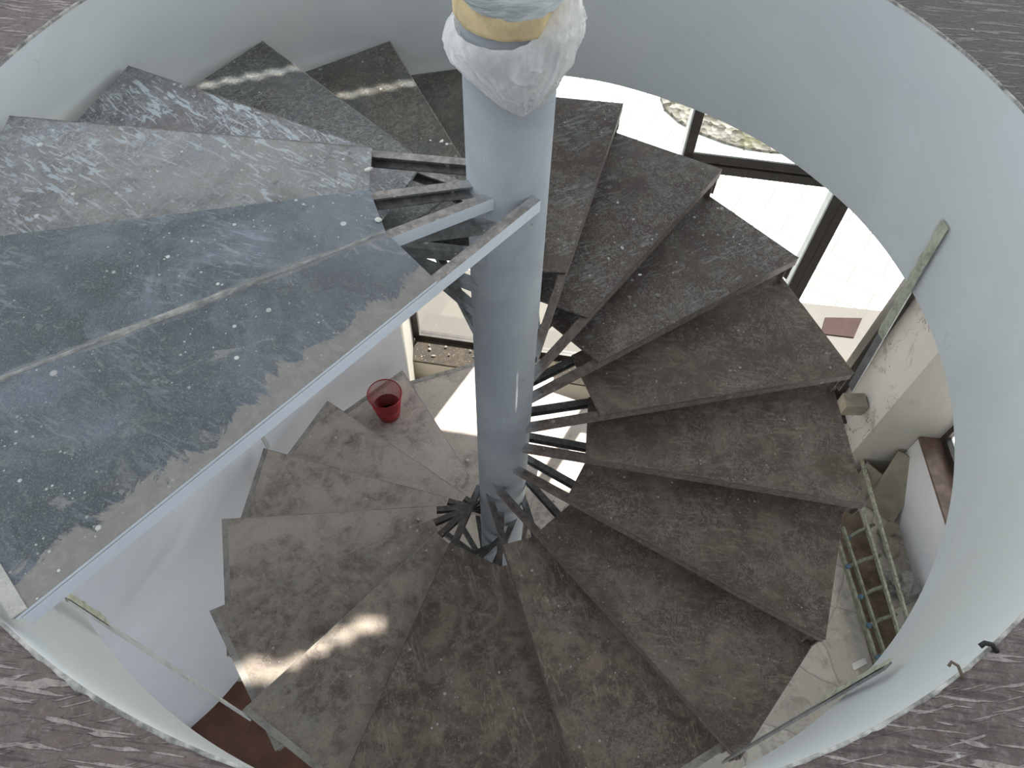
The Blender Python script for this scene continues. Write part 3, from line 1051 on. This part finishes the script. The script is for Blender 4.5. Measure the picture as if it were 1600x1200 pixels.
    # post carrying the nosing corner on the rear of the next tread
    if 2 <= k <= 28 and k != 15:
        zn = E_[k + 1][0]
        am = math.sqrt(r * r - s * s)
        parts = []
        for s0, s1, a_0, a_1 in ((s + .004, s + .034, am - .058, am - .053), (s + .004, s + .034, am - .013, am - .008), (s + .029, s + .034, am - .053, am - .013)):
            poly = [la(th, s0, a_0), la(th, s0, a_1), la(th, s1, a_1), la(th, s1, a_0)]
            parts.append(prism_vf([(p.x, p.y) for p in poly], zn, z - TH - BH))
        V, F = merge(parts)
        c = la(th, s, am)
        mesh('corner_post', V, F, bm_[1], t, (c.x, c.y, zn))

# hangers from the drum down to the tread corners
def hanger(a, b, w, foam, mat='steel', ftop=.15, fbot=.5):
    a, b = Vector(a), Vector(b)
    rad = Vector((a.x, a.y, 0)).normalized()
    tan = Vector((-rad.y, rad.x, 0))
    d = b - a
    v, f = box_vf((a + b) / 2, d / 2, tan * w / 2, rad * .004)
    o = mesh('hanger_bar', v, f, M[mat], stair, tuple(b))
    # lumpy sealant over the upper end
    V, F = [], []
    N = 40
    for i in range(N + 1):
        t = -.02 + (foam + .02) * i / N
        p = a + d * t - rad * .006
        e = min(1, i / 4, (N - i) / 4)
        for j in range(7):
            u = j / 6 - .5
            nz = noise.noise(Vector((i * .28 + a.x * 9, j * .9, a.y * 7)))
            ww = w * (1.12 + .35 * nz)
            h = (.010 + .008 * nz) * e * (1 - abs(u) * 1.7)
            V.append(p + tan * u * ww - rad * max(h, 0))
    for i in range(N):
        for j in range(6):
            q = i * 7 + j
            F.append((q, q + 1, q + 8, q + 7))
    mesh('sealant', V, F, M['foam_g'], o, tuple(a), smooth=True)
    return o
hanger((1.690, .300, -.73), (1.705, .205, -1.74), .044, .62)
hanger((1.050, -1.332, -.735), (.985, -1.400, -2.26), .030, .30)
hanger((-1.245, -1.163, -.80), (-1.255, -1.178, -2.77), .028, .14, 'steel_w')
hanger((-1.60, .60, -1.02), (-1.60, .60, -3.24), .028, .05, 'steel_w')

# ------------------------------------------------------------------ pole wrapping
wrap = thing('insulation_collar', 'ring of cream foam and grey stretch film wrapped round the top of the pole', 'insulation', (0, 0, .28))
V, F = [], []
n = 96
rows = 14
for i in range(rows + 1):
    for k in range(n):
        a = 2 * math.pi * k / n
        c, s = math.cos(a), math.sin(a)
        z = .292 + .12 * i / rows + (.012 * noise.noise(Vector((c * 3, s * 3, 1))) if i in (0, rows) else 0)
        r = .146 + .005 * noise.noise(Vector((c * 4, s * 4, z * 16))) - (.014 if i in (0,) else 0)
        V.append((r * c, r * s, z))
for i in range(rows):
    for k in range(n):
        F.append((i * n + k, i * n + (k + 1) % n, (i + 1) * n + (k + 1) % n, (i + 1) * n + k))
mesh('foam_ring', V, F, M['foam_c'], wrap, (0, 0, .292), smooth=True)
V, F = [], []
for i in range(rows * 2 + 1):
    for k in range(n):
        a = 2 * math.pi * k / n
        c, s = math.cos(a), math.sin(a)
        zb_ = .352 + .012 * c * c + .016 * (c < 0) * c * c + .004 * noise.noise(Vector((c * 12, s * 12, 1)))
        z = zb_ + .55 * i / (rows * 2)
        r = .1535 + .003 * noise.noise(Vector((c * 3, s * 3, z * 26))) - (.006 if i == 0 else 0)
        V.append((r * c, r * s, z))
for i in range(rows * 2):
    for k in range(n):
        F.append((i * n + k, i * n + (k + 1) % n, (i + 1) * n + (k + 1) % n, (i + 1) * n + k))
mesh('stretch_film', V, F, M['film2'], wrap, (0, 0, .36), smooth=True)

def bag():
    n, rows = 300, 110
    V, F = [], []
    for i in range(rows + 1):
        t = i / rows
        for k in range(n):
            a = 2 * math.pi * k / n
            c, s = math.cos(a), math.sin(a)
            deg = math.degrees(a)
            dx = (deg - 285 + 180) % 360 - 180          # hem tip a little right of the front
            hem = .075 + .105 * min(1, abs(dx) / 62) ** 1.15 + .006 * noise.noise(Vector((c * 6, s * 6, 2)))
            side = max(0, math.cos(a - R_(-15)))         # right hand side climbs higher
            top = .276 + .012 * c + .105 * side ** 3 + .006 * noise.noise(Vector((c * 5, s * 5, 4)))
            z = top + (hem - top) * t
            zz = (z - .075) / .2
            bul = math.sin(math.pi * min(1, max(0, 1 - t)) ** .75)
            r = .134 + (.030 + .014 * max(0, c) + .006 * max(0, -c)) * bul ** .8 + .010 * (1 - t) ** 3
            # folds: diagonal ridges running to the tip
            fold = abs(((deg * .045 + t * 2.1) % 1) - .5) * 2
            fold2 = abs(((-deg * .03 + t * 1.4 + .3) % 1) - .5) * 2
            w1 = noise.noise(Vector((c * 2.2, s * 2.2, z * 9)))
            w2 = noise.noise(Vector((c * 6, s * 6 + z * 8, z * 22)))
            fs = .35 + .65 * max(0, min(1, (c + .5)))
            # creases fanning out from the hanging tip, and slack drapes round the upper edge
            fan = math.atan2(dx / 70, 1.12 - t)
            c1 = 1 - abs(noise.noise(Vector((fan * 4.6, .3 * t, 3.0)))) * 3.2
            c2 = 1 - abs(noise.noise(Vector((fan * 9.5, .5 * t, 8.0)))) * 3.2
            c3 = 1 - abs(noise.noise(Vector((c * 1.6, s * 1.6, z * 22 + c * 2)))) * 3.0
            r += (.011 * max(0, c1) ** 3 + .005 * max(0, c2) ** 3 + .009 * max(0, c3) ** 4 * (1 - t) - .003) * bul
            r += (.007 * (fold ** 4) + .004 * (fold2 ** 5)) * bul * fs + .008 * w1 * bul + .003 * w2
            V.append((max(r, .1315) * c, max(r, .1315) * s, z))
    for i in range(rows):
        for k in range(n):
            F.append((i * n + k, i * n + (k + 1) % n, (i + 1) * n + (k + 1) % n, (i + 1) * n + k))
    o = mesh('plastic_bag', V, F, M['film'], None, (0, 0, .08), smooth=True)
    tag(o, 'crumpled milky plastic bag wrapped round the top of the grey pole', 'plastic bag')
bag()

# ------------------------------------------------------------------ wastebasket
def basket():
    cx, cy, cz = -.868, 1.092, -3.592
    h, rb, rt = .285, .082, .124
    b = thing('wastebasket', 'red plastic wastebasket with openwork upper wall on a dusty tread', 'wastebasket', (cx, cy, cz))
    def rr(z):
        return rb + (rt - rb) * (z / h)
    hs = .125
    v, f = lathe_vf([(.001, .004), (rr(0) - .004, .004), (rr(hs) - .003, hs), (rr(hs), hs), (rr(0), 0), (.001, 0)], 64, (cx, cy, cz))
    mesh('solid_cup', v, f, M['red_d'], b, (cx, cy, cz), smooth=True)
    parts = []
    nv = 84
    for k in range(nv):
        a = 2 * math.pi * k / nv
        rad = Vector((math.cos(a), math.sin(a), 0))
        tan = Vector((-rad.y, rad.x, 0))
        p0 = Vector((cx, cy, cz)) + rad * rr(hs - .003) + Vector((0, 0, hs - .003))
        p1 = Vector((cx, cy, cz)) + rad * rr(h) + Vector((0, 0, h))
        parts.append(box_vf((p0 + p1) / 2, (p1 - p0) / 2, tan * .0009, rad * .0008))
    for i in range(13):
        z = hs + (h - hs) * (i + .5) / 13
        r = rr(z)
        v, f = lathe_vf([(r - .0008, z - .0009), (r + .0008, z - .0009), (r + .0008, z + .0009), (r - .0008, z + .0009), (r - .0008, z - .0009)], 84, (cx, cy, cz))
        parts.append((v, f))
    V, F = merge(parts)
    mesh('openwork_wall', V, F, M['red'], b, (cx, cy, cz))
    v, f = tube_vf([Vector((cx, cy, cz + h)) + pol(rt, 360 * k / 64) for k in range(64)], .0045, 8, True)
    mesh('rim', v, f, M['red_d'], b, (cx, cy, cz + h), smooth=True)
    v, f = lathe_vf([(.0, .006), (rr(.02) - .012, .006)], 40, (cx, cy, cz + .004))
    mesh('black_disc', v, f, M['black'], b, (cx, cy, cz))  # flat black disc inside the cup
basket()

# ------------------------------------------------------------------ ladder lying by the white low wall
def ladder():
    z = ZF + .14
    L = thing('ladder', 'paint-spattered olive extension ladder lying beside the white low wall', 'ladder', (3.2, .4, ZF))
    def rail(a, b, zz, w=.026, h=.06, mat='ladder'):
        v, f = bar_vf((a[0], a[1], zz), (b[0], b[1], zz), w, h)
        bevel(mesh('rail', v, f, M[mat], L, (a[0], a[1], zz)), .004)
    rail((3.361, 1.53), (3.40, -.75), z + .05, .022, .05, 'ladder_r')
    rail((3.261, .987), (3.325, -.85), z + .02, .020, .05, 'ladder_r')
    rail((2.985, .72), (3.13, -.95), z - .02)
    rail((3.05, .80), (3.20, -.95), z + .01, .022, .05)
    for a, b in (((3.055, .69), (3.34, .834)), ((2.99, .43), (3.325, .548)), ((3.037, .165), (3.313, .279)), ((3.05, -.077), (3.33, .034)), ((3.065, -.333), (3.30, -.23)), ((3.09, -.6), (3.32, -.5))):
        m = ((a[0] + b[0]) / 2, (a[1] + b[1]) / 2 + .012)
        v, f = tube_vf([(a[0], a[1], z - .01), (m[0], m[1], z + .005), (b[0], b[1], z + .01)], .016, 10)
        mesh('rung', v, f, M['ladder'], L, (a[0], a[1], z), smooth=True)
        v, f = lathe_vf([(.0, -.004), (.022, -.004), (.022, .02), (0, .02)], 12, (a[0] + .02, a[1] + .01, z + .005))
        mesh('rung_socket', v, f, M['ladder_b'], L, (a[0], a[1], z))
ladder()

def slab_leaning(name, base_a, base_b, top_off, h, th, mat, label, cat):
    """rectangular slab standing on the floor along base_a-base_b, leaning towards top_off"""
    a, b = Vector((base_a[0], base_a[1], ZF)), Vector((base_b[0], base_b[1], ZF))
    d = (b - a) / 2
    up = Vector((top_off[0], top_off[1], h)) / 2
    nr = d.cross(up).normalized() * th / 2
    if nr.z < 0:
        nr = -nr
    v, f = box_vf((a + b) / 2 + up + nr + Vector((0, 0, abs(nr.z) * 0)), d, up, nr)
    mz = min(q.z for q in v)
    v = [q + Vector((0, 0, ZF + .002 - mz)) for q in v]
    o = mesh(name, v, f, M[mat], None, tuple((a + b) / 2))
    bevel(o, .004)
    tag(o, label, cat)
    return o
slab_leaning('stone_slab', (3.38, 1.10), (3.60, .92), (.20, .33), .46, .03, 'card', 'large beige slab leaning against the low white wall', 'slab')
slab_leaning('stone_slab', (3.30, 1.30), (3.43, 1.15), (.10, .13), .22, .04, 'card', 'small pale block propped in front of the larger beige slab', 'slab')
slab_leaning('stone_slab', (3.42, .82), (3.58, .92), (.03, -.10), .06, .02, 'card', 'broken beige offcut lying flat below the leaning slabs', 'slab')
o = prism('tile_fragment', [(2.917, -.344), (3.041, -.291), (3.051, -.337), (2.926, -.395)], ZF, ZF + .012, M['paper'])
tag(o, 'small white tile lying on the flagstones beside the ladder', 'tile')
o = prism('dirty_board', [(3.03, .98), (3.30, 1.02), (3.40, -.9), (3.13, -.9)], ZF, ZF + .02, M['board'])
tag(o, 'dirty brown board lying on the floor under the ladder', 'board')
o = box('vent_grille', (3.02, 1.66, -4.45), (3.215, 1.80, -4.30), M['card'])
tag(o, 'small beige vent box at the foot of the cracked pilaster', 'vent')
# rubble sack
def lump(name, c, r, seed, mat, flat=.5, sub=2, rough=.35):
    bm = bmesh.new()
    bmesh.ops.create_icosphere(bm, subdivisions=sub, radius=1)
    for v in bm.verts:
        nz = noise.noise(v.co * 1.7 + Vector((seed, 0, 0)))
        v.co *= (1 + rough * nz)
        v.co = Vector((v.co.x * r[0], v.co.y * r[1], v.co.z * r[2]))
    mz = min(v.co.z for v in bm.verts)
    for v in bm.verts:
        v.co.z -= mz
    me = bpy.data.meshes.new(name)
    bm.to_mesh(me)
    bm.free()
    o = link(name, me, mat)
    o.location = c
    return o
o = lump('rubble_heap', (3.48, .30, ZF), (.15, .10, .07), 3, M['mortar_d'], sub=4, rough=.8)
tag(o, 'heap of grey plaster rubble against the low white wall behind the ladder', 'rubble', kind='stuff')
o = lump('rubble_heap', (3.50, .68, ZF), (.07, .10, .04), 9, M['card'], sub=4, rough=.8)
tag(o, 'low heap of beige rubble between ladder and leaning slabs', 'rubble', kind='stuff')
# white plinth at the foot of the curved wall
o = prism('plinth', [(-2.80, -1.385), (-2.375, -.945), (-2.30, -1.02), (-2.70, -1.48)], ZF, -4.93, M['white_low'])
tag(o, 'white plinth at the foot of the curved wall beside the red-brown floor', 'plinth')

# ------------------------------------------------------------------ cable ends at the edge of the opening
def wire(pts, r, mat, label, name='cable_stub'):
    v, f = tube_vf(pts, r, 8)
    o = mesh(name, v, f, M[mat], None, tuple(pts[0]), smooth=True)
    tag(o, label, 'cable')
wire([(.925, -1.478, ZT + .003), (.921, -1.468, ZT + .010), (.918, -1.455, ZT + .012), (.908, -1.447, ZT + .010), (.902, -1.455, ZT + .006)], .0035, 'wire',
     'rusty hooked wire end poking from the plaster edge')
wire([(1.012, -1.425, ZT + .004), (1.002, -1.412, ZT + .011), (.988, -1.409, ZT + .010), (.980, -1.414, ZT + .003)], .0055, 'black',
     'short black cable stub at the rim of the opening')

# ------------------------------------------------------------------ plaster chips
chips = [(-.223, .226, -.31, .022), (-.205, .215, -.31, .016), (-.26, .232, -.31, .012), (-.423, -.025, -.212, .030), (-.372, -.235, -.212, .026), (.607, .571, -1.523, .030),
         (.75, .583, -1.523, .038), (.853, .743, -1.523, .022), (.525, .875, -1.188, .02), (.631, .933, -1.353, .018), (.633, .57, -1.353, .02), (.711, .80, -1.353, .02),
         (.56, .74, -1.353, .022), (.49, .67, -1.353, .018), (-1.379, .783, -3.413, .030), (-1.196, .781, -3.413, .026), (-.887, .226, -3.221, .024), (-.634, .699, -3.592, .024),
         (-.403, .577, -3.762, .022), (-.27, .791, -3.762, .036), (-.36, .84, -3.762, .02), (-.60, .74, -3.592, .018), (-.50, .42, -3.592, .022), (-.75, .50, -3.413, .018),
         (.42, .85, -4.10, .05), (.50, .80, -4.10, .035), (.58, .62, -4.10, .04), (.52, .50, -4.10, .045), (.40, .62, -4.10, .03), (-.52, .02, -3.05, .028), (-.56, -.04, -3.05, .03), (-.60, .01, -3.05, .02), (-.50, -.12, -2.885, .02), (-.42, -.30, -2.718, .018)]
FRONT = sorted((E_[k][0], k) for k in E_)
for i, (x, y, z, r) in enumerate(chips):
    low = z < -2
    o = lump('plaster_chip', (x, y, z), (r * random.uniform(.35, .6), r * random.uniform(.25, .45), r * .14), i * 3.3, M['chip_d' if (-2 < z < -1.4) or z < -4 else 'chip'], sub=1, rough=.6)
    o.rotation_euler = (0, 0, random.uniform(0, 6))
    rad = math.hypot(x, y)
    pos = 'close to its inner end' if rad < .6 else ('halfway along it' if rad < .95 else 'near its outer end')
    where = {-.31: 'the tread below the top landing', -.212: 'the slate-coloured top landing', -1.188: 'the second brown tread',
             -1.353: 'the third brown tread', -1.523: 'the fourth brown tread', -3.413: 'the tread above the red basket',
             -3.221: 'the tread two above the basket', -3.592: 'the tread carrying the red basket', -3.762: 'the tread below the red basket',
             -4.10: 'the sunlit lower tread', -3.05: 'the tread three above the basket',
             -2.885: 'the tread with the left sun patch', -2.718: 'the tread with the right sun patch'}[z]
    hue = 'dusty' if o.data.materials[0] == M['chip_d'] else 'white'
    grp = 'plaster flakes on the top treads' if z > -.5 else ('plaster crumbs on the brown treads' if z > -2 else 'plaster crumbs on the lower treads')
    tag(o, '%s plaster %s on %s, %s' % (hue, 'flake' if r > .021 else 'crumb', where, pos), 'plaster chip', grp)
for i in range(14):
    x = random.uniform(-.75, 1.2)
    o = lump('sill_rubble', (x, fac_y(x) - random.uniform(.08, .24), -4.765), (random.uniform(.01, .03), random.uniform(.01, .025), .012), i * 1.9 + 50,
             M['chip_d' if i % 3 else 'mortar_d'], sub=1, rough=.7)
    tag(o, 'crumb of rubble on the dirty window sill behind the pole', 'rubble', 'rubble crumbs on the window sill')
